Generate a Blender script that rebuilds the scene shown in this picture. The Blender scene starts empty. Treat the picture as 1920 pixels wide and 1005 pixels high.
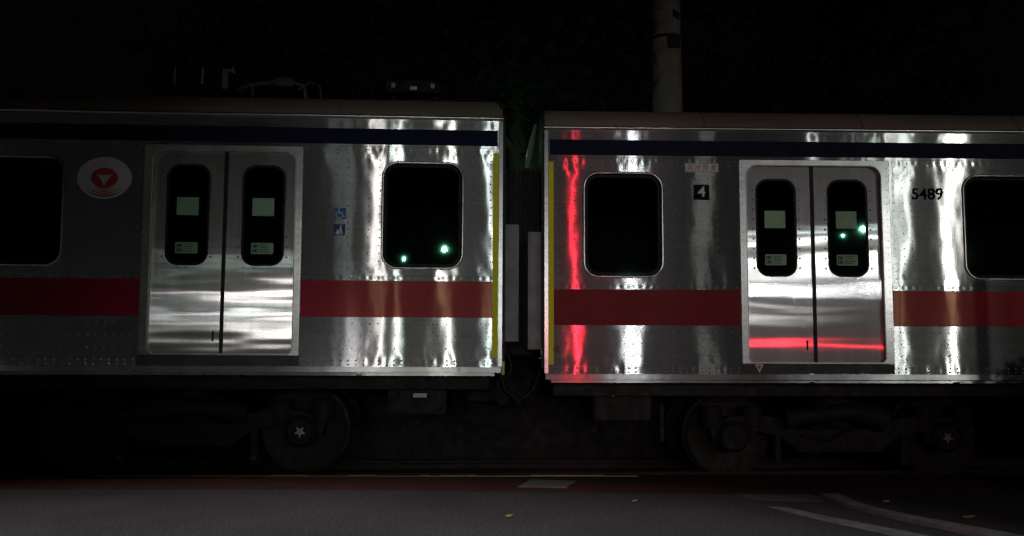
import bpy, bmesh, math, random
from mathutils import Vector, Matrix
random.seed(7)
sc = bpy.context.scene
COL = sc.collection
# ------------------------------------------------------------------ camera, sky, lamps, exposure
cam = bpy.data.cameras.new("camera"); cam.lens = 33.0; cam.sensor_width = 36.0; cam.clip_start = 0.05; cam.clip_end = 500
camo = bpy.data.objects.new("camera", cam); COL.objects.link(camo)
camo.location = (0, 0, 1.21); camo.rotation_euler = (math.radians(90 + 5.017), 0, 0)
sc.camera = camo
w = bpy.data.worlds.new("World"); sc.world = w; w.use_nodes = True
bgn = w.node_tree.nodes["Background"]
bgn.inputs[0].default_value = (0.55, 0.6, 0.9, 1); bgn.inputs[1].default_value = 0.0011
sc.view_settings.view_transform = 'Standard'; sc.view_settings.look = 'None'
sc.view_settings.exposure = 0.0; sc.view_settings.gamma = 1.0
sc.cycles.max_bounces = 8; sc.cycles.glossy_bounces = 3; sc.cycles.transparent_max_bounces = 10
sc.cycles.sample_clamp_indirect = 3.0; sc.cycles.use_light_tree = False
def lamp(name, loc, power, col=(1, .95, .88), r=.12, kind='POINT', aim=None, cone=70, blend=.6):
    l = bpy.data.lights.new(name, kind); l.energy = power; l.color = col; l.shadow_soft_size = r
    if kind == 'SPOT': l.spot_size = math.radians(cone); l.spot_blend = blend
    o = bpy.data.objects.new(name, l); COL.objects.link(o); o.location = loc
    if aim: o.rotation_euler = (Vector(aim) - Vector(loc)).to_track_quat('-Z', 'Y').to_euler()
    return o
# the street lamps, shop lamps and car lamps across the road that the steel reflects, and two added to brighten the right door
LAMPS = [
#LAMPS_BEGIN
    ((-2.05, -13.31, 3.34), 195, (1, 0.93, 0.88), 0.08, (-0.4, 8.5, 1.7), 19.3),
    ((-1.22, -23.28, 5.15), 50, (0.75, 1, 0.85), 0.09, (-0.4, 8.5, 1.7), 14.5),
    ((-1.39, -17.26, 2.85), 320, (0.95, 1, 0.95), 0.12, (-0.4, 8.5, 1.7), 17.1),
    ((0.5, -23.09, 5.56), 70, (0.8, 1, 0.88), 0.1, (-0.4, 8.5, 1.7), 14.5),
    ((0.22, -15.08, 2.28), 380, (1, 0.97, 0.9), 0.14, (-0.4, 8.5, 1.7), 18.1),
    ((1.31, -8.92, 2.82), 120, (0.9, 1, 0.96), 0.05, (-0.4, 8.5, 1.7), 22.2),
    ((-3.12, -13.43, 3.12), 18, (0.9, 1, 1), 0.3, (-0.4, 8.5, 1.7), 19.3),
    ((5.15, -12.56, 3.23), 420, (0.95, 0.97, 1), 0.25, (2.6, 8.6, 1.8), 28.1),
    ((7.56, -12.4, 4.23), 24, (1, 1, 0.9), 0.35, (2.6, 8.6, 1.8), 28.1),
    ((14.56, -17.97, 5.64), 24, (0.85, 1, 0.9), 0.04, (2.6, 8.6, 1.8), 23.5),
    ((15.32, -17.92, 5.87), 130, (0.85, 1, 0.92), 0.08, (2.6, 8.6, 1.8), 23.5),
    ((13.46, -12.03, 3.8), 150, (1, 1, 0.97), 0.12, (2.6, 8.6, 1.8), 28.1),  # unseen lamp added to brighten the right door
    ((11.02, -12.18, 4.61), 100, (1, 1, 1), 0.1, (2.6, 8.6, 1.8), 28.1),  # second added lamp for the right door's highlight band
    ((13.87, -12.0, 4.75), 170, (0.95, 1, 0.94), 0.09, (2.6, 8.6, 1.8), 28.1),
    ((14.4, -9.96, 3.95), 400, (1, 1, 0.92), 0.15, (2.6, 8.6, 1.8), 30.0),
#LAMPS_END
]
WARM = (-12.5, -8.0, 9.0)
RED = (2.07, -2.74, 1.36)
for loc, p, c, r, aim, cone in LAMPS: lamp('street_and_fill_light', loc, p, c, r, 'SPOT', aim, cone, 1.0)
lamp('overhead_road_fill', (-2.2, 2.4, 9.0), 2700, (1, .95, .98), .2, 'SPOT', (-2.0, 2.8, 0), 76, .6)  # unseen lamp added overhead to brighten the asphalt
lamp('red_tail_light', RED, 105, (1, .025, .05), .022, 'SPOT', (4.2, 8.6, 1.3), 44, .3)
lamp('warm_corner_light', WARM, 55, (1, .86, .68), .10, 'SPOT', (-4.2, 8.4, 1.6), 34, 1.0)
lamp('green_signal_light', (.02, 11.7, 3.08), 7, (.35, 1, .45), .05)
lamp('green_gap_fill', (-.14, 9.70, 3.34), .6, (.35, 1, .5), .015)  # unseen green lamp added in the gap to tint the right car's end

# ------------------------------------------------------------------ materials
def new_mat(name):
    m = bpy.data.materials.new(name); m.use_nodes = True
    nt = m.node_tree; nt.nodes.clear()
    out = nt.nodes.new('ShaderNodeOutputMaterial')
    return m, nt, out
def N(nt, typ, **kw):
    n = nt.nodes.new(typ)
    for k, v in kw.items():
        if k.startswith('_'): setattr(n, k[1:], v)
        else: n.inputs[k.replace('__', ' ')].default_value = v
    return n
def noise(nt, scale, detail=2, vec=(1, 1, 1), rough=.5):
    tc = nt.nodes.new('ShaderNodeTexCoord'); mp = nt.nodes.new('ShaderNodeMapping')
    mp.inputs['Scale'].default_value = vec
    n = N(nt, 'ShaderNodeTexNoise', Scale=scale, Detail=detail, Roughness=rough)
    nt.links.new(tc.outputs['Object'], mp.inputs['Vector']); nt.links.new(mp.outputs[0], n.inputs['Vector'])
    return n.outputs['Fac']
def ramp(nt, fac, a, b, lo=.3, hi=.7):
    r = nt.nodes.new('ShaderNodeMapRange'); nt.links.new(fac, r.inputs[0])
    r.inputs[1].default_value = lo; r.inputs[2].default_value = hi; r.inputs[3].default_value = a; r.inputs[4].default_value = b
    return r.outputs[0]
def mixcol(nt, fac, a, b, lo=.3, hi=.7):
    m = nt.nodes.new('ShaderNodeMix'); m.data_type = 'RGBA'
    nt.links.new(ramp(nt, fac, 0, 1, lo, hi), m.inputs[0]); m.inputs[6].default_value = (*a, 1); m.inputs[7].default_value = (*b, 1)
    return m.outputs[2]
def paint(name, a, b=None, rough=.6, scale=6, spec=.4, bump=0, bscale=40, metal=0, vec=(1, 1, 1)):
    m, nt, out = new_mat(name)
    p = N(nt, 'ShaderNodeBsdfPrincipled', Roughness=rough, Metallic=metal)
    p.inputs['Specular IOR Level'].default_value = spec
    b = b or tuple(x * .7 for x in a)
    nt.links.new(mixcol(nt, noise(nt, scale, 5, vec), a, b), p.inputs['Base Color'])
    nt.links.new(ramp(nt, noise(nt, scale * 2.3, 3), rough * .85, min(1, rough * 1.15)), p.inputs['Roughness'])
    if bump:
        bn = N(nt, 'ShaderNodeBump', Strength=1, Distance=bump); nt.links.new(noise(nt, bscale, 4), bn.inputs['Height'])
        nt.links.new(bn.outputs[0], p.inputs['Normal'])
    nt.links.new(p.outputs[0], out.inputs[0]); return m
def bumps(nt, layers):
    prev = None
    for fac, dist in layers:
        b = N(nt, 'ShaderNodeBump', Strength=1, Distance=dist); nt.links.new(fac, b.inputs['Height'])
        if prev: nt.links.new(prev, b.inputs['Normal'])
        prev = b.outputs[0]
    return prev
def weld_height(nt):
    """skin pulled in round the rows of spot welds, and buckled below the roof line"""
    tc = nt.nodes.new('ShaderNodeTexCoord'); sp = nt.nodes.new('ShaderNodeSeparateXYZ'); nt.links.new(tc.outputs['Object'], sp.inputs[0])
    def mth(op, a, b=None):
        n = nt.nodes.new('ShaderNodeMath'); n.operation = op
        for i, v in enumerate((a, b)):
            if v is None: continue
            if isinstance(v, (int, float)): n.inputs[i].default_value = v
            else: nt.links.new(v, n.inputs[i])
        return n.outputs[0]
    def gauss(h, w):
        q = mth('DIVIDE', mth('SUBTRACT', sp.outputs[2], .98 + h), w); return mth('EXPONENT', mth('MULTIPLY', mth('MULTIPLY', q, q), -1))
    wave = mth('SINE', mth('MULTIPLY', sp.outputs[0], 6.2832 / .068))
    a = mth('MULTIPLY', mth('MULTIPLY', wave, gauss(.087, .035)), .00002)
    b = mth('MULTIPLY', mth('MULTIPLY', wave, gauss(2.02, .03)), .00004)
    c = mth('MULTIPLY', mth('MULTIPLY', wave, gauss(.85, .02)), .00005)
    n = noise(nt, 8, 1, (1, 1, .7))
    d = mth('MULTIPLY', mth('MULTIPLY', n, mth('ADD', gauss(1.98, .10), mth('ADD', gauss(.10, .10), mth('ADD', mth('MULTIPLY', gauss(2.27, .05), .8), mth('MULTIPLY', gauss(.93, .07), .6))))), .0011)
    return mth('ADD', mth('ADD', a, b), mth('ADD', c, d))
def steel(name, col=(.62, .63, .64), r_long=.06, aniso=.93, r_wide=.5, a_wide=.5, wide=.35, vertical_brush=False, welds=False, layers=(), tint=None, diffuse=None, dif=.0):
    """brushed stainless: narrow across the brush, long along it"""
    m, nt, out = new_mat(name)
    vt = N(nt, 'ShaderNodeVectorTransform', _vector_type='VECTOR', _convert_from='OBJECT', _convert_to='WORLD')
    vt.inputs[0].default_value = (0, 0, 1) if vertical_brush else (1, 0, 0)
    g1 = N(nt, 'ShaderNodeBsdfAnisotropic', Anisotropy=aniso, Rotation=0.0); g1.distribution = 'GGX'
    nt.links.new(ramp(nt, noise(nt, 3, 3), r_long * .9, r_long * 1.1), g1.inputs['Roughness'])
    nt.links.new(vt.outputs[0], g1.inputs['Tangent'])
    g2 = N(nt, 'ShaderNodeBsdfAnisotropic', Roughness=r_wide, Anisotropy=a_wide); nt.links.new(vt.outputs[0], g2.inputs['Tangent'])
    for g in (g1, g2):      # fine brush grain and a little road film in the steel
        gm = nt.nodes.new('ShaderNodeMix'); gm.data_type = 'RGBA'; gm.blend_type = 'MULTIPLY'; gm.inputs[0].default_value = 1
        nt.links.new(mixcol(nt, noise(nt, 70, 3, (1, 1, .02) if vertical_brush else (.02, 1, 1)), tuple(.86 * c for c in col), tuple(min(1, 1.08 * c) for c in col)), gm.inputs[6])
        nt.links.new(mixcol(nt, noise(nt, 4, 5, (1, 1, .22), .65), (.80, .79, .77), (1, 1, 1), .35, .6), gm.inputs[7])
        nt.links.new(gm.outputs[2], g.inputs['Color'])
    nm = bumps(nt, [(noise(nt, s, d, v), dist) for s, d, v, dist in layers] + ([(weld_height(nt), 1.0)] if welds else []))
    if nm: nt.links.new(nm, g1.inputs['Normal'])
    mx = nt.nodes.new('ShaderNodeMixShader'); mx.inputs[0].default_value = wide
    nt.links.new(g1.outputs[0], mx.inputs[1]); nt.links.new(g2.outputs[0], mx.inputs[2])
    last = mx
    if diffuse:
        d = N(nt, 'ShaderNodeBsdfDiffuse'); nt.links.new(mixcol(nt, noise(nt, 5, 5, (1, 1, .2), .65), tuple(.72 * c + .004 for c in diffuse), diffuse, .35, .62), d.inputs[0])
        m2 = nt.nodes.new('ShaderNodeMixShader'); m2.inputs[0].default_value = dif
        nt.links.new(mx.outputs[0], m2.inputs[1]); nt.links.new(d.outputs[0], m2.inputs[2]); last = m2
    nt.links.new(last.outputs[0], out.inputs[0]); return m
DENT = [(2.0, 1, (1, 1, .40), .0036), (6, 1, (1, 1, .5), .0005)]
M = {}
M['body'] = steel('brushed_steel_side', col=(.60, .62, .62), r_long=.17, aniso=.90, r_wide=.42, a_wide=.62, wide=.17, layers=DENT, welds=True)
M['weld'] = steel('spot_weld', col=(.62, .63, .63), r_long=.36, aniso=0, r_wide=.6, a_wide=0, wide=.35)
M['door'] = steel('brushed_steel_door', col=(.66, .66, .67), r_long=.13, aniso=.86, r_wide=.43, a_wide=.3, wide=.24, vertical_brush=True,
                  layers=[(1.7, 1, (.35, 1, 1.2), .0075), (7, 1, (.14, 1, 1), .0012)])
M['door_flat'] = steel('brushed_steel_flat_door', col=(.66, .66, .67), r_long=.145, aniso=.92, r_wide=.43, a_wide=.3, wide=.24, vertical_brush=True,
                  layers=[(1.5, 1, (.3, 1, .9), .0036), (7, 1, (.12, 1, 1), .0005)])
M['trim'] = steel('polished_steel_trim', col=(.62, .62, .62), r_long=.24, aniso=0, r_wide=.42, a_wide=0, wide=.15, layers=[(5, 2, (1, 1, 1), .001)])
M['sill'] = steel('satin_steel_sill', col=(.6, .6, .6), r_long=.28, aniso=.75, r_wide=.5, a_wide=.3, wide=.14, diffuse=(.5, .5, .5), dif=.03, layers=[(3, 2, (1, 1, 1), .002)])
M['step'] = paint('dark_step_rubber', (.035, .034, .035), (.02, .02, .02), .5, 5)
M['red'] = steel('red_film', col=(.60, .32, .20), r_long=.19, aniso=.9, r_wide=.42, a_wide=.5, wide=.5, diffuse=(.46, .003, .055), dif=.84, layers=DENT)
M['red_matte'] = steel('red_film_matte', col=(.55, .25, .2), r_long=.4, aniso=.5, r_wide=.5, a_wide=.3, wide=.6, diffuse=(.22, .006, .022), dif=.92)
M['bogie_light'] = paint('dusty_cable', (.16, .14, .11), (.08, .07, .055), .7, 9)
M['fairing'] = paint('fairing_paint', (.42, .42, .40), (.34, .34, .32), .3, 9)
M['navy'] = paint('navy_film', (.014, .017, .045), (.010, .012, .035), .7, 5, spec=.12)
M['yellow'] = paint('yellow_tape', (.95, .86, .01), (.88, .78, .01), .6, 12)
M['black_rubber'] = paint('black_rubber', (.010, .010, .010), (.006, .006, .006), .6, 9)
M['roof'] = paint('roof_coating', (.24, .20, .155), (.16, .135, .105), .75, 2.5, bump=.002, bscale=90, vec=(.4, 1, 1))
M['dark_iron'] = paint('dirty_dark_iron', (.013, .011, .010), (.006, .005, .005), .7, 5, bump=.002)
M['bogie_paint'] = paint('bogie_dust', (.013, .010, .008), (.006, .005, .0045), .75, 6, bump=.002)
M['wheel_steel'] = paint('wheel_steel', (.020, .016, .013), (.008, .006, .006), .7, 9, metal=0)
M['tread'] = paint('polished_tread', (.6, .6, .6), (.5, .5, .5), .22, 9, metal=1)
M['grey_panel'] = paint('grey_guard_rubber', (.20, .20, .21), (.14, .135, .14), .42, 3, vec=(3, 1, .5))
M['interior'] = paint('interior_panel', (.014, .014, .014), (.010, .010, .010), .7, 3, spec=.1)
M['seat'] = paint('seat_moquette', (.10, .03, .04), (.07, .02, .03), .9, 30)
M['white'] = paint('white_print', (.82, .82, .82), (.74, .74, .74), .6, 20)
M['paper'] = paint('sticker_paper', (.66, .68, .62), (.58, .60, .54), .7, 20)
M['ink'] = paint('grey_ink', (.14, .15, .15), (.10, .11, .11), .7, 20)
M['red_print'] = paint('red_print', (.62, .06, .055), (.52, .045, .04), .6, 20)
M['black_print'] = paint('black_print', (.006, .006, .007), (.004, .004, .005), .6, 20, spec=.08)
M['blue'] = paint('blue_sign', (.01, .17, .50), (.01, .14, .43), .5, 20)
M['deepblue'] = paint('deep_blue_sign', (.02, .03, .20), (.015, .025, .15), .5, 20)
M['plate_white'] = paint('plate_white', (.80, .80, .80), (.70, .70, .70), .6, 20)
M['asphalt'] = paint('asphalt', (.075, .070, .078), (.050, .047, .053), .9, 1.2, bump=.004, bscale=160)
def asphalt(name, a, b):
    m, nt, out = new_mat(name); p = N(nt, 'ShaderNodeBsdfPrincipled', Roughness=.9); p.inputs['Specular IOR Level'].default_value = .25
    mx = nt.nodes.new('ShaderNodeMix'); mx.data_type = 'RGBA'; mx.blend_type = 'MULTIPLY'; mx.inputs[0].default_value = 1
    nt.links.new(mixcol(nt, noise(nt, .9, 6), a, b), mx.inputs[6])
    nt.links.new(mixcol(nt, noise(nt, 42, 6, rough=.85), (.25, .25, .25), (1.8, 1.76, 1.72), .38, .62), mx.inputs[7])
    nt.links.new(mx.outputs[2], p.inputs['Base Color'])
    nt.links.new(bumps(nt, [(noise(nt, 45, 5, rough=.8), .022)]), p.inputs['Normal'])
    nt.links.new(p.outputs[0], out.inputs[0]); return m
M['asphalt'] = asphalt('asphalt', (.080, .075, .080), (.050, .048, .052))
M['redbrown'] = paint('red_brown_paving', (.075, .022, .016), (.045, .014, .011), .9, 2.5, bump=.004, bscale=90)
M['concrete'] = paint('weathered_concrete', (.26, .26, .23), (.15, .15, .13), .9, 5, bump=.003, bscale=60)
M['kerbstone'] = paint('kerb_concrete', (.20, .19, .17), (.11, .105, .10), .9, 7, bump=.003, bscale=60)
M['patch'] = paint('concrete_patch', (.10, .10, .095), (.07, .07, .068), .9, 6, bump=.002)
M['linepaint'] = paint('worn_line_paint', (.23, .22, .21), (.08, .075, .075), .9, 9, bump=.002, bscale=120)
M['ballast'] = paint('dark_ballast', (.05, .045, .04), (.02, .018, .016), .95, 25, bump=.03, bscale=18)
M['railsteel'] = paint('rail_rust', (.04, .024, .018), (.02, .014, .012), .8, 9)
M['railhead'] = paint('rail_head', (.10, .085, .07), (.06, .05, .04), .5, 5, metal=.3)
M['leaf'] = paint('yellow_leaf', (.32, .25, .08), (.22, .16, .05), .8, 30)
M['foliage'] = paint('dark_foliage', (.022, .03, .018), (.010, .014, .009), .95, 8, spec=.1)
M['bark'] = paint('bark', (.05, .045, .035), (.025, .02, .018), .95, 8, bump=.01, bscale=20)
M['brass'] = paint('tarnished_copper', (.75, .56, .28), (.5, .36, .18), .5, 12, metal=.2)
M['ceramic'] = paint('insulator_ceramic', (.66, .56, .42), (.5, .42, .3), .35, 12)
M['galv'] = paint('galvanised', (.30, .30, .31), (.2, .2, .2), .45, 8, metal=.7)
def glass():
    m, nt, out = new_mat('green_tinted_glass')
    t = N(nt, 'ShaderNodeBsdfTransparent'); t.inputs[0].default_value = (.925, .98, .93, 1)
    g = N(nt, 'ShaderNodeBsdfAnisotropic', Roughness=.02, Anisotropy=0.0); g.inputs[0].default_value = (.30, 1, .72, 1)
    nt.links.new(bumps(nt, [(noise(nt, 2.5, 1), .0006)]), g.inputs['Normal'])
    mx = nt.nodes.new('ShaderNodeMixShader'); f = N(nt, 'ShaderNodeFresnel', IOR=1.5)
    nt.links.new(f.outputs[0], mx.inputs[0]); nt.links.new(t.outputs[0], mx.inputs[1]); nt.links.new(g.outputs[0], mx.inputs[2])
    nt.links.new(mx.outputs[0], out.inputs[0]); return m
M['glass'] = glass()

# ------------------------------------------------------------------ mesh helpers
def link(name, me, mat, parent=None):
    o = bpy.data.objects.new(name, me); COL.objects.link(o)
    for mm in (mat if isinstance(mat, (list, tuple)) else [mat]): me.materials.append(mm)
    if parent: o.parent = parent
    return o
def tag(o, label, cat=None, group=None, kind=None):
    if label: o['label'] = label
    if cat: o['category'] = cat
    if group: o['group'] = group
    if kind: o['kind'] = kind
    return o
def arc(cx, cy, r, a0, a1, n=8):
    return [(cx + r * math.cos(math.radians(a0 + (a1 - a0) * i / n)), cy + r * math.sin(math.radians(a0 + (a1 - a0) * i / n))) for i in range(n + 1)]
def rr(x0, z0, x1, z1, r, rb=None, n=8):
    if x0 > x1: x0, x1 = x1, x0
    rb = r if rb is None else rb
    def c(cx, cz, rad, a): return arc(cx, cz, rad, a, a + 90, n) if rad > 1e-4 else [(cx, cz)]
    return c(x1 - r, z1 - r, r, 0) + c(x0 + r, z1 - r, r, 90) + c(x0 + rb, z0 + rb, rb, 180) + c(x1 - rb, z0 + rb, rb, 270)
def ell(cx, cz, a, b, n=48): return [(cx + a * math.cos(2 * math.pi * i / n), cz + b * math.sin(2 * math.pi * i / n)) for i in range(n)]
def curve_plate(loops, y0, t, bevel=0.0):
    """filled flat plate in x,z with holes; outer face at y0, thickness t going to +y"""
    cu = bpy.data.curves.new('c', 'CURVE'); cu.dimensions = '2D'; cu.fill_mode = 'BOTH' if t else 'FRONT'
    cu.extrude = max(t / 2 - bevel, 0); cu.bevel_depth = bevel; cu.bevel_resolution = 1; cu.offset = -bevel
    for lp in loops:
        s = cu.splines.new('POLY'); s.points.add(len(lp) - 1)
        for p, (x, z) in zip(s.points, lp): p.co = (x, z, 0, 1)
        s.use_cyclic_u = True
    ob = bpy.data.objects.new('c', cu); me = bpy.data.meshes.new_from_object(ob)
    bpy.data.objects.remove(ob); bpy.data.curves.remove(cu)
    me.transform(Matrix(((1, 0, 0, 0), (0, 0, -1, y0 + t / 2), (0, 1, 0, 0), (0, 0, 0, 1))))
    return me
def text_mesh(body, size, x, z, y0, t=.0012, cjk=False, bold=0.0, sx=1.0, align='CENTER'):
    cu = bpy.data.curves.new('t', 'FONT'); cu.body = body; cu.size = size; cu.extrude = t / 2; cu.offset = bold
    cu.align_x = align; cu.align_y = 'CENTER'
    ob = bpy.data.objects.new('t', cu); me = bpy.data.meshes.new_from_object(ob)
    bpy.data.objects.remove(ob); bpy.data.curves.remove(cu)
    me.transform(Matrix(((sx, 0, 0, x), (0, 0, -1, y0 + t / 2), (0, 1, 0, z), (0, 0, 0, 1))))
    return me
class MB:
    def __init__(self): self.v = []; self.f = []; self.m = []
    def add(self, vs, fs, mi=0):
        k = len(self.v); self.v += vs; self.f += [tuple(i + k for i in f) for f in fs]; self.m += [mi] * len(fs); return self
    def mesh_in(self, me, mi=0):
        self.add([tuple(v.co) for v in me.vertices], [tuple(p.vertices) for p in me.polygons], mi); return self
    def box(self, x0, x1, y0, y1, z0, z1, mi=0, b=0.0):
        if b:
            bm = bmesh.new(); bmesh.ops.create_cube(bm, size=1)
            bmesh.ops.scale(bm, vec=(abs(x1 - x0), abs(y1 - y0), abs(z1 - z0)), verts=bm.verts)
            bmesh.ops.translate(bm, vec=((x0 + x1) / 2, (y0 + y1) / 2, (z0 + z1) / 2), verts=bm.verts)
            bmesh.ops.bevel(bm, geom=bm.edges[:], offset=b, segments=2, affect='EDGES'); bm.verts.index_update()
            self.add([tuple(v.co) for v in bm.verts], [tuple(v.index for v in f.verts) for f in bm.faces], mi); bm.free(); return self
        vs = [(x, y, z) for x in (x0, x1) for y in (y0, y1) for z in (z0, z1)]
        return self.add(vs, [(0, 1, 3, 2), (4, 6, 7, 5), (0, 4, 5, 1), (2, 3, 7, 6), (0, 2, 6, 4), (1, 5, 7, 3)], mi)
    def tube(self, pts, r, n=10, mi=0, closed=False, cap=True, ry=None):
        pts = [Vector(p) for p in pts]; k = len(pts); rs = r if isinstance(r, (list, tuple)) else [r] * k
        rings = []; up = None
        for i, p in enumerate(pts):
            a = pts[(i - 1) % k] if (closed or i) else p; b = pts[(i + 1) % k] if (closed or i < k - 1) else p
            d = (b - a).normalized()
            if up is None: up = Vector((0, 0, 1)) if abs(d.z) < .9 else Vector((0, 1, 0))
            s = d.cross(up).normalized(); up = s.cross(d).normalized()
            rings.append([tuple(p + s * rs[i] * math.cos(2 * math.pi * j / n) + up * rs[i] * math.sin(2 * math.pi * j / n)) for j in range(n)])
        vs = [v for rg in rings for v in rg]; fs = []
        for i in range(k if closed else k - 1):
            for j in range(n):
                a = i * n + j; b = i * n + (j + 1) % n; c = ((i + 1) % k) * n + (j + 1) % n; d = ((i + 1) % k) * n + j
                fs.append((a, b, c, d))
        if not closed and cap: fs += [tuple(range(n)), tuple(range((k - 1) * n, k * n))]
        return self.add(vs, fs, mi)
    def lathe(self, prof, c, axis='y', n=40, mi=0, caps=True):
        """prof: list of (axial, radius)"""
        vs = []; k = len(prof)
        for a, r in prof:
            for j in range(n):
                t = 2 * math.pi * j / n; p, q = r * math.cos(t), r * math.sin(t)
                vs.append({'y': (c[0] + p, c[1] + a, c[2] + q), 'z': (c[0] + p, c[1] + q, c[2] + a), 'x': (c[0] + a, c[1] + p, c[2] + q)}[axis])
        fs = [(i * n + j, i * n + (j + 1) % n, (i + 1) * n + (j + 1) % n, (i + 1) * n + j) for i in range(k - 1) for j in range(n)]
        if caps: fs += [tuple(range(n)), tuple(range((k - 1) * n, k * n))]
        return self.add(vs, fs, mi)
    def dome(self, x, y, z, r=.007, h=.0035, mi=0):
        n = 6; vs = [(x + r * math.cos(t * math.pi / 3), y, z + r * math.sin(t * math.pi / 3)) for t in range(n)]
        vs += [(x + .62 * r * math.cos(t * math.pi / 3), y - h * .75, z + .62 * r * math.sin(t * math.pi / 3)) for t in range(n)] + [(x, y - h, z)]
        fs = [(i, (i + 1) % n, n + (i + 1) % n, n + i) for i in range(n)] + [(n + i, n + (i + 1) % n, 2 * n) for i in range(n)]
        return self.add(vs, fs, mi)
    def build(self, name, mat, parent=None, xf=None, smooth=None):
        me = bpy.data.meshes.new(name); me.from_pydata([xf(v) for v in self.v] if xf else self.v, [], self.f)
        for p, mi in zip(me.polygons, self.m): p.material_index = mi
        bm = bmesh.new(); bm.from_mesh(me); bmesh.ops.recalc_face_normals(bm, faces=bm.faces); bm.to_mesh(me); bm.free()
        if smooth:
            me.polygons.foreach_set('use_smooth', [True] * len(me.polygons))
            me.set_sharp_from_angle(angle=math.radians(smooth))
        me.update()
        return link(name, me, mat, parent)

# ------------------------------------------------------------------ train cars
# car-local: u runs from the coupled end along the car, y into the car, h up from the bottom of the sill
WIN = (.365, .945, 1.085, 1.903, .135)
DC = 2.507          # centre of the first doorway
PITCH = 4.98
HB = 2.31
def build_car(O, U, Nn, z0, s, left):
    U = Vector(U).normalized(); Nn = Vector(Nn).normalized(); W = U.cross(Nn)
    LEN = 19.5
    off = Vector((s * LEN / 2, 1.41, -.98))
    R = Matrix((U, Nn, W)).transposed()
    root = bpy.data.objects.new('train_car', None); COL.objects.link(root)
    root.matrix_world = Matrix.Translation(Vector(O) + R @ off) @ R.to_4x4()
    def xf(v): return (s * v[0] - off.x, v[1] - off.y, v[2] - off.z)     # design (u,y,h) to root space
    def mk(mb, name, mat, parent=root, smooth=None):
        return mb.build(name, mat, parent, xf, smooth)
    def plate(name, loops, y0, t, mat, parent=root, bevel=0.0):
        return mk(MB().mesh_in(curve_plate(loops, y0, t, bevel)), name, mat, parent)
    def text(name, body, size, u, h, y0, mat, parent, **kw):
        me = text_mesh(body, size, 0, 0, 0, **kw)
        me.transform(Matrix.Translation((s * u - off.x, y0 - off.y, h - off.z))); return link(name, me, mat, parent)
    def glyph(name, loops_xy, u, h, y0, mat, parent, t=.0012):
        """drawing not mirrored between the cars; loops relative to the centre"""
        me = curve_plate(loops_xy, 0, t); me.transform(Matrix.Translation((s * u - off.x, y0 - off.y, h - off.z)))
        return link(name, me, mat, parent)
    doors = [DC + i * PITCH for i in range(4)]
    wins = [WIN] + [(doors[i] + 1.425, .94, doors[i + 1] - 1.425, 1.905, .135) for i in range(3)] + [(LEN - 1.085, .945, LEN - .365, 1.903, .135)]
    # --- side shell with its welded seams and spot welds
    loops = [[(0, .05), (LEN, .05), (LEN, HB), (0, HB)]]
    for a in wins: loops.append(rr(*a))
    for d in doors: loops.append(rr(d - .65, .148, d + .65, 2.0, .08, .03))
    mb = MB().mesh_in(curve_plate(loops, 0, .045))
    def seam(u0, u1, h, w=.006):
        mb.add([(u0, 0, h - w), (u1, 0, h - w), (u1, -.0022, h), (u0, -.0022, h), (u1, 0, h + w), (u0, 0, h + w)], [(0, 1, 2, 3), (3, 2, 4, 5)])
    edges = [.03] + [x for d in doors for x in (d - .70, d + .725)] + [LEN - .03]
    def row(u0, u1, hh, step, jit=.002, **k):
        n = max(1, round((u1 - u0) / step))
        for i in range(n + 1): mb.dome(u0 + (u1 - u0) * i / n + random.uniform(-jit, jit), 0, hh + random.uniform(-jit, jit), mi=1, **k)
    def colm(u, h0, h1, step, **k):
        if left and u > 3.3: return
        n = max(1, round((h1 - h0) / step))
        for i in range(n + 1): mb.dome(u + random.uniform(-.002, .002), 0, h0 + (h1 - h0) * i / n, mi=1, **k)
    for i in range(0, len(edges), 2):
        a, b = edges[i] + (.055 if i == 0 else .03), edges[i + 1] - .03
        if b > 11: st = 2
        seam(edges[i], edges[i + 1], 2.047); seam(edges[i], edges[i + 1], .862)
        if a > 10: continue
        row(a, b, 2.022, .068, r=.006, h=.0028); row(a + .02, b - .05, 1.985, .105, r=.006, h=.0028)
        row(a, b, .848, .068, r=.0055); row(a, b, .105, .068, r=.009, h=.004); row(a, b, .068, .068, r=.009, h=.004)
        for h in (.435, .325, .215): row(a + .03, b - .05, h, .075, r=.0062, h=.003)
    # columns either side of the end window and further along
    near = [(.10, .15), (.20, .28)]
    for u in (.105, .19, .27, 1.115, 1.215, 1.325, 1.40, 1.52, 1.60): colm(u, .93, 1.93, .071, r=.0068, h=.0034)
    for u in (.14, .62, 1.18, 1.45): colm(u, .16, .43, .062, r=.0068, h=.0034)
    colm(.345, 1.08, 1.77, .071, r=.005)
    row(.50, .95, .925, .068, r=.005); row(.50, .95, 1.925, .105, r=.005)
    row(1.19, 1.62, .90, .068, r=.0055)
    for d in doors[:2]:
        e = d + .76
        for u in (0, .085, .165, .28, .365, .455): 
            if e + u < doors[doors.index(d)] + 1.40: colm(e + u, .93, 1.93, .071, r=.0055)
        for u in (.05, .13, .48, .62): colm(e + u, .16, .43, .062, r=.0055)
    row(doors[0] + 1.55, doors[1] - 1.55, .925, .10, r=.005)
    mk(mb, 'side_panel', [M['body'], M['weld']], smooth=50)
    # --- shell behind: roof, floor, far side, ends
    prof = [(0.0, HB), (-.004, HB + .035), (.03, HB + .10), (.09, HB + .17), (.18, HB + .225), (.32, HB + .262), (.60, HB + .29), (1.0, HB + .31), (1.41, HB + .318)]
    prof = prof + [(2.82 - y, z) for y, z in prof[::-1][1:]]
    mb = MB(); k = len(prof)
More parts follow.
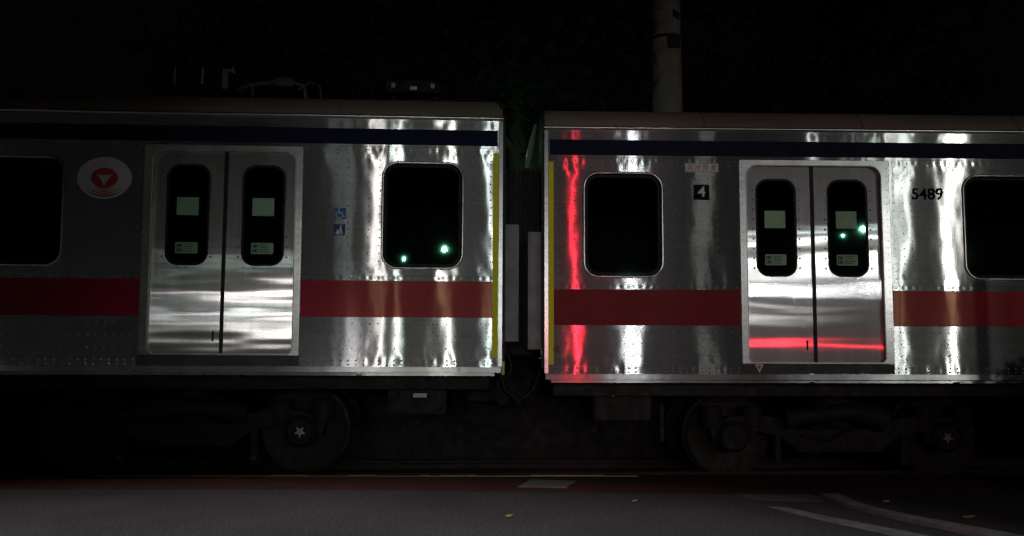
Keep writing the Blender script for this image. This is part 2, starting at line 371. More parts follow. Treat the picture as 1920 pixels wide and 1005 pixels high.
    for seg in range(13):
        ua, ub = LEN * seg / 13 + (.0 if seg else -.0), LEN * (seg + 1) / 13
        mb.add([(ua, y, z) for y, z in prof] + [(ub, y, z) for y, z in prof], [(i, i + 1, k + i + 1, k + i) for i in range(k - 1)])
        if seg:
            mb.tube([(ua, y - .004 * (j == 0), z + .003) for j, (y, z) in enumerate(prof[1:-1])], .006, 5)
    roof = mk(mb, 'roof', M['roof'], smooth=35)
    mb = MB(); mb.box(0, LEN, .05, 2.77, .10, .16); mb.box(.0, LEN, 2.775, 2.82, .05, HB); mb.box(.04, LEN - .04, .1, 2.72, 2.12, 2.16)
    mk(mb, 'inner_shell', M['interior'])
    eloops = [[(y, z) for y, z in [(.05, .05)] + prof[1:-1] + [(2.77, .05)]]]
    mb = MB(); pe = [(.05, .05)] + [(min(max(y, .05), 2.77), z) for y, z in prof] + [(2.77, .05)]
    n = len(pe)
    for ua in (0.0, LEN - .03):
        mb = MB(); mb.add([(ua, y, z) for y, z in pe] + [(ua + .03, y, z) for y, z in pe], [tuple(range(n)), tuple(range(n, 2 * n))] + [(i, (i + 1) % n, n + (i + 1) % n, n + i) for i in range(n)])
        mk(mb, 'end_wall', M['black_rubber'])
    # long seats and grab poles just inside
    for a in wins[:2]:
        for yy, yt in ((.10, .08), (2.2, 2.62)):
            mb = MB(); mb.box(a[0] - .05, a[2] + .05, yy, yy + .45, .16, .55, b=.03); mb.box(a[0] - .05, a[2] + .05, yt, yt + .12, .54, .95, b=.03)
            mk(mb, 'bench_seat', M['seat'])
    for d in doors[:2]:
        for du in (-.72, .74):
            mk(MB().tube([(d + du, .62, .16), (d + du, .60, 1.2), (d + du, .5, 2.12)], .016, 8), 'grab_pole', M['tread'], smooth=60)
    # --- mouldings
    mb = MB(); mb.tube([(-.006, -.004, HB + .022), (LEN, -.004, HB + .022)], .0155, 10)
    mk(mb, 'gutter', M['trim'], smooth=60)
    mb = MB(); mb.box(.005, LEN, -.006, .05, 0, .05, b=.002); mb.box(.06, LEN, .05, .3, -.03, .02)
    sill = mk(mb, 'sill_rail', M['sill'])
    mb = MB().box(-.004, .032, -.003, .055, .055, HB - .006, b=.003)
    for i in range(32): mb.dome(.014, -.003, .1 + i * .069, .004, .002)
    mk(mb, 'corner_post', M['trim'])
    mb = MB(); mb.box(-.03, -.004, .02, .06, .10, HB - .02, b=.005); mk(mb, 'end_strip', M['black_rubber'])
    # film stripes, broken at the doorways
    cuts = [(.078 if 1 else 0, doors[0] - .70)] + [(doors[i] + .722, doors[i + 1] - .70) for i in range(3)] + [(doors[3] + .722, LEN - .05)]
    mb = MB()
    if not left:       # the film on the first bay is darker and duller
        mk(MB().box(cuts[0][0], cuts[0][1], -.0012, .001, .494, .823), 'red_stripe', M['red_matte']); cuts = cuts[1:]
    for a, b in cuts: mb.box(a, b, -.0012, .001, .494, .823)
    mk(mb, 'red_stripe', M['red'])
    mk(MB().box(.045, LEN - .04, -.0012, .001, 2.073, 2.218), 'navy_stripe', M['navy'])
    mk(MB().box(.035 if left else .034, .086 if left else .080, -.0018, .001, .135, 2.008), 'yellow_edge_tape', M['yellow'])
    # --- windows
    for i, a in enumerate(wins):
        o = .012; pts = rr(a[0] - o + .008, a[1] - o + .008, a[2] + o - .008, a[3] + o - .008, a[4])
        fr = mk(MB().tube([(x, -.002, z) for x, z in pts], .0125, 10, closed=True), 'window', M['trim'], smooth=70)
        g = .004; plate('glass_pane', [rr(a[0] + g, a[1] + g, a[2] - g, a[3] - g, a[4] - g)], .014, .005, M['glass'], fr)
        if i in (1, 2, 3):
            mid = (a[0] + a[2]) / 2; mk(MB().box(mid - .02, mid + .02, .006, .03, a[1] + .01, a[3] - .01, b=.003), 'mullion', M['black_rubber'], fr)
        mk(MB().mesh_in(curve_plate([rr(a[0] - .005, a[1] - .005, a[2] + .005, a[3] + .005, a[4]), rr(a[0] + .035, a[1] + .035, a[2] - .035, a[3] - .035, a[4] - .035)], .022, .03)), 'rubber_seal', M['black_rubber'], fr)
    # --- doors
    for i, d in enumerate(doors):
        rb = MB().mesh_in(curve_plate([rr(d - .697, .146, d + .718, 2.042, .02, .004), rr(d - .634, .158, d + .642, 1.992, .105, .05)], -.012, .02, .003))
        if i < 2:
            for uu in (d - .672, d + .692):
                for j in range(27): rb.dome(uu, -.012, .2 + j * .068, .005, .0025, 1)
        fr = mk(rb, 'door_frame', [M['trim'], M['weld']], smooth=50)
        if i < 2:
            mk(MB().mesh_in(curve_plate([rr(d - .634, .158, d + .642, 1.992, .105, .05), rr(d - .630, .162, d + .638, 1.988, .101, .046)], -.0135, .055)), 'frame_lip', M['weld'], fr)
        stp = mk(MB().box(d - .70, d + .72, -.004, .02, .056, .144, b=.002), 'door_step_plate', M['step'] if 'step' in M else M['sill'])
        for sd in (-1, 1):
            a, b = (d - .632, d - .016) if sd < 0 else (d + .016, d + .640)
            wa, wb = (d - .535, d - .148) if sd < 0 else (d + .140, d + .528)
            wl = rr(wa, .95, wb, 1.873, .12)
            hl = []
            sx = -1 if left else 1            # the latch slot sits in the left-hand leaf as seen from outside
            slot = (sd * s < 0)
            su = (d - .075) if sd < 0 else (d + .075)
            if slot: hl = [rr(su - .009, .27, su + .009, .362, .0085)]
            rv = MB().mesh_in(curve_plate([rr(a, .162, b, 1.99, .002), wl] + hl, .04, .03))
            for j in range(9):
                for uu in (wa - .022, wb + .022): rv.dome(uu, .04, 1.03 + j * .092, .010, .006, 1)
            for uu in (wa + .12, (wa + wb) / 2, wb - .12):
                rv.dome(uu, .04, .928, .0065, .0035, 1); rv.dome(uu, .04, 1.895, .005, .003, 1)
            leaf = mk(rv, 'door_leaf', [M['door'] if left else M['door_flat'], M['weld']], smooth=50)
            if left:                       # the left car's leaves lean a few millimetres inward at the top
                for v_ in leaf.data.vertices: v_.co.y += .009 * (v_.co.z - .98 - 1.07)
            mk(MB().mesh_in(curve_plate([rr(wa - .002, .948, wb + .002, 1.875, .12), rr(wa + .02, .97, wb - .02, 1.853, .10)], .044, .02)), 'rubber_seal', M['black_rubber'], leaf)
            plate('glass_pane', [rr(wa + .004, .954, wb - .004, 1.869, .116)], .048, .005, M['glass'], leaf)
            if slot: mk(MB().box(su - .012, su + .012, .062, .068, .262, .368), 'latch_slot', M['black_rubber'], leaf)
            if i < 2:
                # stickers on the inside of the pane
                q = (wa + wb) / 2 - s * .006
                mk(MB().box(q - .098, q + .098, .056, .0575, 1.408, 1.572), 'blank_sticker', M['paper'], leaf)
                card = MB().mesh_in(curve_plate([rr(q - .1, 1.060, q + .1, 1.162, .012)], .056, .0015))
                mk(card, 'notice_sticker', M['paper'], leaf)
                prn = []
                for r_ in range(4):
                    zz = .032 - r_ * .021; wdt = (.085, .075, .082, .06)[r_]
                    x = -.025
                    for w_ in range(5):
                        ww = random.uniform(.008, .018)
                        if x + ww < -.025 + wdt + .02: prn.append([(x, zz - .004), (x + ww, zz - .004), (x + ww, zz + .004), (x, zz + .004)])
                        x += ww + .004
                prn.append([(-.088, -.034), (-.04, -.034), (-.04, .034), (-.088, .034)]); prn.append([(-.082, -.026), (-.064, -.002), (-.082, .026)]); prn.append([(-.046, -.026), (-.062, .0), (-.046, .026)])
                glyph('notice_print', prn, q, 1.111, .0546, M['ink'], leaf)
        mk(MB().box(d - .017, d + .017, .032, .075, .160, 1.992), 'door_gasket', M['black_rubber'])
        mk(MB().box(d - .05, d + .05, .0, .03, .146, .156), 'door_guide', M['black_rubber'])
        mk(MB().box(d - .66, d + .66, .072, .078, .15, 2.0), 'door_recess_back', M['black_rubber']) if i > 1 else None
    # --- underframe
    mb = MB(); mb.box(.1, LEN, .30, 2.5, -.16, .09)
    mk(mb, 'underframe', M['dark_iron'])
    for (ua, ub, ha, hb, y) in [(.50, 1.05, -.40, -.10, .45), (4.9, 6.6, -.62, -.03, .30), (6.9, 8.6, -.58, -.03, .32), (9.0, 11.2, -.6, -.03, .3), (11.5, 13.2, -.55, -.03, .34)]:
        bx = mk(MB().box(ua, ub, y, y + .8, ha, hb, b=.015), 'equipment_box', M['dark_iron'])
        if ua < 1: mk(MB().box(ua + .14, ua + .40, y - .012, y, ha + .07, hb - .05, b=.004), 'box_lid', M['dark_iron'], bx)
    for u in ((1.284,) if left else (1.268, 2.489, 3.845)):
        mk(MB().box(u - .024, u + .024, .0, .03, -.026, -.016), 'drain_tab', M['galv'])
    # --- bogies
    for bc in (2.93, LEN - 2.93):
        if bc > 5 and False: continue
        yb = .62
        bog = MB()
        # side frame: a fish-bellied beam with a spring seat in the middle
        top = [(-1.28, -.50), (-1.10, -.38), (-.75, -.36), (-.5, -.42), (-.42, -.50), (.42, -.50), (.5, -.42), (.75, -.36), (1.10, -.38), (1.28, -.50)]
        bot = [(1.25, -.62), (1.0, -.62), (.80, -.52), (.55, -.60), (.40, -.72), (-.40, -.72), (-.55, -.60), (-.80, -.52), (-1.0, -.62), (-1.25, -.62)]
        bog.mesh_in(curve_plate([[(bc + x, z) for x, z in top + bot]], yb, .16, .01))
        bog.mesh_in(curve_plate([[(bc + x, z) for x, z in top + bot]], 2.82 - yb - .16, .16, .01))
        bog.box(bc - .25, bc + .25, yb + .1, 2.1, -.66, -.48)
        bg = mk(bog, 'bogie_frame', M['bogie_paint'])
        for dx in (-1.05, 1.05):
            c = (bc + dx, yb - .02, -.575)
            wh = MB().lathe([(.26, .06), (.26, .20), (.24, .36), (.22, .405), (.345, .405), (.35, .43), (.375, .44), (.375, .39), (.31, .30), (.34, .10), (.34, .06)], c, n=56)
            w_ = mk(wh, 'wheel', M['wheel_steel'], bg, smooth=40); wh = MB()
            wh.lathe([(1.58 - .26, .06), (1.58 - .26, .36), (1.58 - .22, .405), (1.58 - .345, .405), (1.58 - .35, .43), (1.58 - .375, .44), (1.58 - .375, .36), (1.58 - .34, .06)], c, n=56)
            mk(wh, 'wheel', M['wheel_steel'], bg, smooth=40); wh = MB()
            wh.lathe([(.2, .07), (1.4, .07)], c, n=16)
            mk(wh, 'axle', M['wheel_steel'], bg, smooth=40)
            mk(MB().lathe([(.225, .4065), (.342, .4065)], c, n=56, caps=False), 'wheel_tread', M['tread'], bg, smooth=60)
            ab = MB(); ab.lathe([(-.03, .05), (-.035, .115), (.0, .15), (.16, .16)], c, n=24); ab.box(c[0] - .2, c[0] + .2, c[1] + .02, c[1] + .18, c[2] - .06, c[2] + .17, b=.02)
            for q in (-.27, .27):
                ab.lathe([(-.08, .10), (.0, .11), (.10, .11), (.13, .09)], (c[0] + q * .72, c[1] + .09, c[2] + .17), 'z', 20)
            mk(ab, 'axle_box', M['bogie_paint'], bg, smooth=40)
            st = []
            if True:
                star = [(math.cos(math.radians(90 + k_ * 36)) * (.058 if k_ % 2 == 0 else .026), math.sin(math.radians(90 + k_ * 36)) * (.058 if k_ % 2 == 0 else .026)) for k_ in range(10)]
                if (dx < 0) == left:
                    me = curve_plate([[(x_, -z_) for x_, z_ in star]], 0, .004)
                    cap = MB().mesh_in(me); cap.v = [(c[0] + v[0], c[1] - .037 + v[1], c[2] + v[2]) for v in cap.v]; mk(cap, 'axle_end_cap', M['capsteel'] if 'capsteel' in M else M['galv'], bg)
        # bolster with air spring and lateral damper arm
        mb = MB(); mb.lathe([(-.48, .24), (-.40, .28), (-.30, .29), (-.22, .24), (-.17, .24)], (bc, yb + .25, 0), 'z', 32)
        mb.tube([(bc - .55, yb - .05, -.40), (bc - .3, yb - .06, -.36), (bc + .1, yb - .06, -.32), (bc + .42, yb - .05, -.40)], [.10, .08, .09, .13], 14)
        mb.tube([(bc - .38, yb - .03, -.56), (bc - .1, yb - .04, -.60), (bc + .12, yb - .03, -.50)], .02, 8)
        mk(mb, 'bolster', M['bogie_paint'], bg, smooth=50)
        for dx in (-.62, .62):
            mk(MB().box(bc + dx - .03, bc + dx + .03, yb - .03, yb + .02, -.85, -.55, b=.008), 'brake_hanger', M['bogie_paint'], bg)
    return root, mk, text, glyph, plate, s

Lcar = build_car((-.0962, 8.5134, 1.0086), (.99854, .05391, -.00448), (-.05391, .99855, 0), 1.0086, -1, True)
Rcar = build_car((.3005, 8.5873, .9464), (.99949, .03195, -.00254), (-.03195, .99949, 0), .9464, 1, False)
tag(Lcar[0], 'left train car with round emblem and wheelchair sign, darker than its neighbour', 'train car', 'coupled train cars')
tag(Rcar[0], 'right stainless train car numbered 5489 with a red light streak beside its end window', 'train car', 'coupled train cars')

# --- details only on the left car
root, mk, text, glyph, plate, s = Lcar
Y0 = -.0016
em = glyph('emblem_disc', [ell(0, 0, .240, .190, 64)], 3.574, 1.728, Y0, M['white'], root, .002)
glyph('emblem_red_circle', [ell(0, 0, .118, .092, 48)], 3.574, 1.728, Y0 - .001, M['red_print'], em)
def tri_pts():
    A, B, Cc = (-.072, .030), (.072, .030), (0, -.078); out = []
    def q(p0, p1, c):
        for i in range(8):
            t = i / 8; out.append(((1 - t) ** 2 * p0[0] + 2 * t * (1 - t) * c[0] + t * t * p1[0], (1 - t) ** 2 * p0[1] + 2 * t * (1 - t) * c[1] + t * t * p1[1]))
    q(A, B, (0, .018)); q(B, Cc, (.020, -.012)); q(Cc, A, (-.020, -.012)); return out
glyph('emblem_triangle', [tri_pts()], 3.574, 1.728, Y0 - .002, M['white'], em)
rings = []
for k_ in range(4):
    a_, b_ = .132 + k_ * .026, .104 + k_ * .0205; wdt = .0050 + k_ * .0011
    sp = 62 + k_ * 2
    outer = [(a_ * math.cos(math.radians(t)), b_ * math.sin(math.radians(t)) - .006 * k_ * .3) for t in [270 - sp + 2 * sp * i / 40 for i in range(41)]]
    inner = [((a_) * math.cos(math.radians(t)), (b_ - wdt * 2 * math.cos(math.radians(t - 270) * 90 / sp)) * math.sin(math.radians(t)) - .006 * k_ * .3) for t in [270 + sp - 2 * sp * i / 40 for i in range(41)]]
    rings.append(outer + inner[1:-1])
for r_ in rings: glyph('emblem_arc', [r_], 3.574, 1.728, Y0 - .001, M['red_print'], em)
# wheelchair sign
sg = glyph('wheelchair_sign', [rr(-.051, -.051, .051, .051, .002)], 1.469, 1.432, -.0045, M['blue'], root, .004)
ic = [ell(-.012, .040, .008, .008, 16)]
ring = arc(-.006, -.012, .034, 115, 345, 20) + arc(-.006, -.012, .027, 345, 115, 20)
ic += [ring, [(-.016, .030), (-.009, .030), (-.005, .004), (.020, .001), (.030, -.030), (.044, -.026), (.042, -.020), (.034, -.022), (.024, .008), (-.004, .011), (-.002, .016), (.014, .015), (.014, .020), (-.004, .021), (-.006, .030), (-.016, -.002)]]
glyph('wheelchair_symbol', [ic[0]], 1.469, 1.432, -.0062, M['white'], sg); glyph('wheelchair_symbol', [ic[1]], 1.469, 1.432, -.0062, M['white'], sg)
glyph('wheelchair_symbol', [[(-.017, .030), (-.009, .030), (-.006, .016), (.014, .016), (.014, .010), (-.005, .010), (-.004, .004), (.022, .004), (.033, -.024), (.044, -.021), (.045, -.027), (.030, -.033), (.017, -.004), (-.013, -.004)]], 1.469, 1.432, -.0062, M['white'], sg)
sg = glyph('elderly_priority_sign', [rr(-.051, -.051, .051, .051, .002)], 1.474, 1.282, -.0045, M['deepblue'], root, .004)
glyph('walking_figure', [[(.006, .044), (.016, .044), (.020, .010), (.032, -.042), (.020, -.042), (.012, -.012), (.006, -.042), (-.008, -.042), (.002, .004)]], 1.474, 1.282, -.0062, M['white'], sg)
glyph('seated_figure', [[(-.018, .004), (-.008, .006), (-.004, -.018), (-.010, -.042), (-.030, -.042), (-.034, -.030), (-.024, -.014)]], 1.474, 1.282, -.0062, M['white'], sg)
glyph('circled_number_ring', [ell(0, 0, .018, .018, 24), ell(0, 0, .0155, .0155, 24)], .384, .027, -.0075, M['black_print'], root)
text('circled_number', '2', .028, .384, .027, -.0075, M['black_print'], root)
# fastenings under the left car and label
bl = mk(MB().box(.60, .93, .395, .405, -.30, -.17, b=.002), 'box_cover', M['dark_iron'])
glyph('maker_plate', [rr(-.062, -.018, .062, .018, .002)], .745, -.222, .390, M['plate_white'], root, .004)
gl = []
for r_ in range(3): gl.append([(-.05, .010 - r_ * .010), (.05, .010 - r_ * .010), (.05, .0075 - r_ * .010), (-.05, .0075 - r_ * .010)])
glyph('maker_plate_print', gl, .745, -.222, .3885, M['ink'], root)
# guard panel, hanging jumper cable, roof pipe at the coupled end
mk(MB().box(-.160, -.03, .10, .13, .284, 1.363, b=.004), 'gap_guard', M['grey_panel'])
mk(MB().tube([(-.012, .12, .22), (-.04, .12, .20), (-.085, .13, .12), (-.095, .13, .03), (-.07, .13, -.04), (-.03, .13, -.05), (.01, .14, -.03)], .012, 8), 'jumper_cable', M['black_rubber'], smooth=60)
mk(MB().box(-.03, -.004, .03, .06, -.02, .12, b=.004), 'cable_bracket', M['brass'])
mk(MB().tube([(.9, .42, 2.605), (.22, .34, 2.60), (.09, .26, 2.585), (.035, .15, 2.545), (.012, .07, 2.47), (.004, .04, 2.36), (.004, .03, 2.31)], .010, 8), 'roof_pipe', M['dark_iron'], smooth=60)
# gangway bellows between the cars, carried by the left car
mb = MB()
for k_ in range(9):
    u = -.02 - k_ * .045
    for (ya, yb_, ha, hb) in ((.84, .90, .2, 2.0), (1.92, 1.98, .2, 2.0), (.84, 1.98, 1.98, 2.04)):
        mb.box(u - .016, u, ya, yb_, ha, hb)
    for (ya, yb_, ha, hb) in ((.87, .90, .2, 2.0), (1.92, 1.95, .2, 2.0), (.86, 1.96, 1.98, 2.02)):
        mb.box(u - .045, u - .016, ya, yb_, ha, hb)
mb.box(-.38, 0, .9, 1.92, .16, .2)
mk(mb, 'gangway_bellows', M['black_rubber'])
mk(MB().box(-.42, .3, 1.30, 1.52, -.32, -.12, b=.02).box(-.16, -.0, 1.2, 1.62, -.36, -.08, b=.02), 'coupler', M['dark_iron'])
for k_ in range(3):
    mk(MB().tube([(.02, .5 + k_ * .12, .05), (-.06, .5 + k_ * .12, -.18), (-.2, .5 + k_ * .12, -.28 - .03 * k_), (-.33, .5 + k_ * .12, -.16), (-.40, .5 + k_ * .12, .02)], .018, 8), 'jumper_cable', M['black_rubber'], smooth=60)
# pantograph
py = 1.05; RZ = 2.62
pf = MB()
for y in (py - .3, py + .75): pf.box(2.6, 3.45, y - .03, y + .03, RZ + .15, RZ + .19)
for u in (2.68, 3.37): pf.box(u - .03, u + .03, py - .3, py + .75, RZ + .155, RZ + .185)
pf.tube([(2.72, py + .2, RZ + .19), (3.5, py + .2, RZ + .24), (2.75, py + .2, RZ + .32)], .025, 8)
pan = mk(pf, 'pantograph', M['dark_iron'])
for u in (2.7, 3.35):
    for y in (py - .3, py + .75): mk(MB().lathe([(0, .05), (.02, .07), (.04, .05), (.06, .07), (.08, .05), (.10, .07), (.12, .05), (.16, .035)], (u, y, RZ - .01), 'z', 14), 'insulator', M['bogie_paint'], pan, smooth=50)
for u in (2.95, 3.22):
    mk(MB().tube([(u, py - .3, RZ + .18), (u, py - .3, RZ + .24), (u - .004, py - .3, RZ + .36)], [.02, .013, .011], 10), 'collector_horn', M['brass'], pan, smooth=60)
mk(MB().tube([(3.34, py - .2, RZ + .2), (3.40, py - .2, RZ + .30), (3.2, py - .2, RZ + .27), (2.9, py - .2, RZ + .30), (2.8, py - .2, RZ + .22)], .012, 8), 'lower_arm', M['dark_iron'], pan, smooth=60)
mk(MB().box(2.69, 2.745, py - .34, py - .28, RZ + .14, RZ + .33, b=.006).box(2.64, 2.745, py - .34, py - .28, RZ + .31, RZ + .345, b=.006), 'pantograph_latch', M['galv'], pan)
mk(MB().tube([(2.640, py - .36, RZ + .36), (2.622, py - .36, RZ + .29)], .007, 8), 'pantograph_tip', M['ceramic'], pan)
# roof cable run and arrester
cb = MB(); cb.tube([(2.66, .95, RZ + .20), (2.50, .95, RZ + .26), (2.15, .95, RZ + .30), (1.98, .95, RZ + .25), (1.95, .95, RZ - .02)], [.018, .024, .026, .02, .02], 8)
cb.lathe([(-.09, .04), (-.07, .052), (.07, .052), (.09, .04)], (2.18, .95, RZ + .285), 'x', 16)
cb.tube([(2.04, .9, RZ + .2), (1.92, .9, RZ + .275), (1.82, .9, RZ + .25), (1.78, .9, RZ - .02)], .010, 8)
cb.tube([(2.5, .95, RZ + .26), (2.5, .95, RZ - .02)], .016, 8)
mk(cb, 'roof_cable', M['bogie_light'], smooth=50)
mk(MB().box(2.62, 3.5, 1.2, 1.7, RZ - .02, RZ + .22, b=.03), 'roof_equipment_cover', M['dark_iron'])
cb = MB(); cb.box(.60, 1.16, .95, 1.35, RZ + .215, RZ + .335, b=.012)
rb_ = mk(cb, 'roof_fuse_box', M['fuse'] if 'fuse' in M else M['bogie_paint'])
for u in (.68, 1.08): mk(MB().box(u - .02, u + .02, .93, .952, RZ + .25, RZ + .30, b=.004), 'box_clip', M['galv'], rb_)
mk(MB().box(.84, .91, .945, .951, RZ + .235, RZ + .27), 'fuse_box_label', M['paper'], rb_)
for u in (.66, 1.10): mk(MB().lathe([(0, .04), (.03, .06), (.06, .04), (.09, .06), (.12, .04), (.21, .04)], (u, 1.15, RZ - .0), 'z', 14), 'box_support', M['black_rubber'], rb_, smooth=50)
mk(MB().tube([(1.45, .9, RZ), (1.42, .9, RZ + .22), (1.37, .9, RZ + .27), (1.3, .9, RZ + .265), (1.28, .9, RZ - .01)], .010, 8), 'roof_conduit', M['dark_iron'], smooth=60)

# --- details only on the right car
root, mk, text, glyph, plate, s = Rcar
text('car_number', '5489', .148, 3.588, 1.727, -.0042, M['black_print'], root, bold=.0024, sx=1.03)
pl = glyph('car_order_plate', [rr(-.073, -.072, .073, .072, .001)], 1.457, 1.732, -.0040, M['black_print'], root, .003)
text('car_order_number', '4', .132, 1.459, 1.732, -.0054, M['white'], pl, bold=.0028, sx=1.08)
pl = glyph('cooling_notice', [rr(-.157, -.0415, .157, .0415, .003)], 1.463, 1.963, -.0040, M['plate_white'], root, .002)
glyph('notice_border', [rr(-.152, -.0375, .152, .0375, .002), rr(-.149, -.0345, .149, .0345, .002)], 1.463, 1.963, -.0054, M['ink'], pl)
for k_, ch in enumerate('弱冷房車'): text('notice_character', ch, .058, 1.463 + (k_ - 1.5) * .073, 1.960, -.0054, M['ink'], pl)
tr = glyph('triangle_mark', [[(-.040, .038), (.040, .038), (0, -.040)]], 1.966, .103, -.0058, M['plate_white'], root)
glyph('triangle_centre', [[(-.020, .026), (.020, .026), (0, -.012)]], 1.966, .103, -.0072, M['red_print'], tr)
tr = glyph('side_triangle_mark', [[(-.045, 0), (.016, .032), (.016, -.032)]], .112, .272, -.0018, M['linepaint'], root)
glyph('side_triangle_centre', [[(-.018, 0), (.010, .016), (.010, -.016)]], .112, .272, -.0030, M['red_print'], tr)
glyph('circled_number_ring', [ell(0, 0, .018, .018, 24), ell(0, 0, .0155, .0155, 24)], .379, .027, -.0075, M['black_print'], root)
text('circled_number', '1', .028, .379, .027, -.0075, M['black_print'], root)
mk(MB().box(-.152, -.022, .10, .13, .273, 1.364, b=.004), 'gap_guard', M['grey_panel'])
mk(MB().tube([(-.03, 1.0, 2.60), (-.05, 1.0, 2.50), (-.07, 1.0, 2.40), (-.095, 1.0, 2.28), (-.115, 1.0, 2.14)], [.014, .022, .032, .032, .026], 14), 'end_fairing', M['fairing'], smooth=60)
mk(MB().box(-.035, -.01, .03, .08, .22, .28, b=.002).box(-.05, -.0, .06, .09, .19, .198), 'end_step', M['galv'])
mk(MB().box(1.13, 1.17, .45, .52, -.60, -.25, b=.006), 'hanging_bracket', M['dark_iron'])
mk(MB().lathe([(-.006, .014), (0, .022), (.01, .022)], (.68, .44, -.158), 'y', 16), 'box_stud', M['plate_white'])

# ------------------------------------------------------------------ ground and track
def sheet(name, loop, z, mat, kind='structure', thick=0.0):
    me = curve_plate([loop], 0, thick) if thick else curve_plate([loop], 0, 0)
    me.transform(Matrix(((1, 0, 0, 0), (0, 0, 1, 0), (0, -1, 0, z - (thick / 2 if thick else 0)), (0, 0, 0, 1))))
    o = link(name, me, mat)
    if kind: o['kind'] = kind
    return o
def quad(name, x0, x1, y0, y1, z, mat):
    me = bpy.data.meshes.new(name); me.from_pydata([(x0, y0, z), (x1, y0, z), (x1, y1, z), (x0, y1, z)], [], [(0, 1, 2, 3)])
    o = link(name, me, mat); o['kind'] = 'structure'; return o
quad('ground', -150, 150, -80, 160, -.14, M['ballast'])
def slab(name, pts, z0, z1, mat):
    n = len(pts); me = bpy.data.meshes.new(name)
    me.from_pydata([(x, y, z0) for x, y in pts] + [(x, y, z1) for x, y in pts], [], [tuple(range(n))[::-1], tuple(range(n, 2 * n))] + [(i, (i + 1) % n, n + (i + 1) % n, n + i) for i in range(n)])
    return link(name, me, mat)
slab('road', [(-90, -60), (90, -60), (90, 7.9), (3.2, 8.0), (1.5, 8.10), (0, 8.2), (-1.7, 8.34), (-5, 8.36), (-90, 8.4)], -.12, 0, M['asphalt'])['kind'] = 'structure'
slab('pavement', [(-90, 8.4), (-5, 8.36), (-1.7, 8.34), (0, 8.2), (1.5, 8.10), (3.2, 8.0), (90, 7.9), (90, 9.33), (-90, 9.33)], -.10, -.006, M['redbrown'])['kind'] = 'structure'
def rail(y, label, x1=40):
    a, b = -40, x1; mb = MB()
    pr = [(-.060, -.13), (.060, -.13), (.060, -.118), (.010, -.10), (.008, -.045), (.032, -.035), (.032, -.006), (.026, 0), (-.026, 0), (-.032, -.006), (-.032, -.035), (-.008, -.045), (-.010, -.10), (-.060, -.118)]
    n = len(pr); dz = .012
    f = lambda X: .043 * X if X < 0 else .031 * X
    xs = [a, -20, -8, -4, 0, 4, 8, 20, b]
    for q in range(len(xs) - 1):
        mb.add([(xs[q], y + p + f(xs[q]), z + dz) for p, z in pr] + [(xs[q + 1], y + p + f(xs[q + 1]), z + dz) for p, z in pr], [(i, (i + 1) % n, n + (i + 1) % n, n + i) for i in range(n)])
    r = mb.build('rail', M['railsteel'])
    hd = MB()
    for q in range(len(xs) - 1):
        hd.add([(xs[q], y - .024 + f(xs[q]), dz + .0015), (xs[q], y + .024 + f(xs[q]), dz + .0015), (xs[q + 1], y + .024 + f(xs[q + 1]), dz + .0015), (xs[q + 1], y - .024 + f(xs[q + 1]), dz + .0015)], [(0, 1, 2, 3)])
    hd.build('rail_head', M['railhead'], r)
    return tag(r, label, 'rail', 'running rails')
rail(9.44, 'near steel rail behind a thin yellow line along the red brown paving')
rail(10.51, 'far steel rail lost in darkness beneath the train cars')
# sleepers
sl = []
for k_ in range(56):
    X = -17 + k_ * .62
    f = .043 * X if X < 0 else .031 * X
    if abs(X) > 9.5: continue
    me = MB().box(X - .11, X + .11, 9.05 + .24 + f, 10.95 + f, -.20, -.118, b=.01).build('sleeper', M['concrete']) if not sl else None
    if me is None:
        o = sl[0].copy(); COL.objects.link(o); o.location = (X - sl_x0, f - sl_f0, 0)
    else: o = me; sl_x0 = X; sl_f0 = f
    tag(o, 'concrete sleeper in the dark ballast under the train', 'sleeper', 'track sleepers'); sl.append(o)
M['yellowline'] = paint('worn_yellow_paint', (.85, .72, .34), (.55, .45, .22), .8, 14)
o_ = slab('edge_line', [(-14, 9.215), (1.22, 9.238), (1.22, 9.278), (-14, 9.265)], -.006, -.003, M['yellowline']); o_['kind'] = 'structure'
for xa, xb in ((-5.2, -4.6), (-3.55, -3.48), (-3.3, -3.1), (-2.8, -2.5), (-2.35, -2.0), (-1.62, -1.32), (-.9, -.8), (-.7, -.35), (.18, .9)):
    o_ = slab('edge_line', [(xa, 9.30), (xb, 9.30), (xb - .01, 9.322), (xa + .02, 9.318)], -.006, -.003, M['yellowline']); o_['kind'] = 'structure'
tag(slab('cover_plate', [(.05, 8.50), (.48, 8.43), (.60, 8.86), (.18, 8.96)], -.004, .004, M['kerbstone']), 'pale square cover plate set in the red brown strip', 'cover plate')
def band(name, left_, right_, z, mat, th):
    return slab(name, left_ + right_[::-1], z - th, z, mat)
band('kerb_line', [(2.55, 7.90), (2.58, 7.50), (2.64, 7.20), (2.76, 6.85), (2.98, 6.35), (3.25, 5.7), (3.9, 4.6)], [(2.72, 7.92), (2.70, 7.50), (2.76, 7.20), (2.90, 6.85), (3.17, 6.35), (3.5, 5.7), (4.2, 4.6)], .03, M['kerbstone'], .12)
K1 = bpy.data.objects['kerb_line']; K1.name = 'kerb'; tag(K1, 'outer curved pale kerb sweeping toward the bottom right corner', 'kerb', 'curved kerbs')
k2 = band('road_line', [(1.98, 7.42), (2.06, 7.18), (2.20, 6.85), (2.42, 6.40), (2.75, 5.7), (3.3, 4.7)], [(2.12, 7.36), (2.24, 7.10), (2.42, 6.78), (2.68, 6.35), (3.02, 5.7), (3.6, 4.7)], .005, M['linepaint'], .004); k2['kind'] = 'structure'
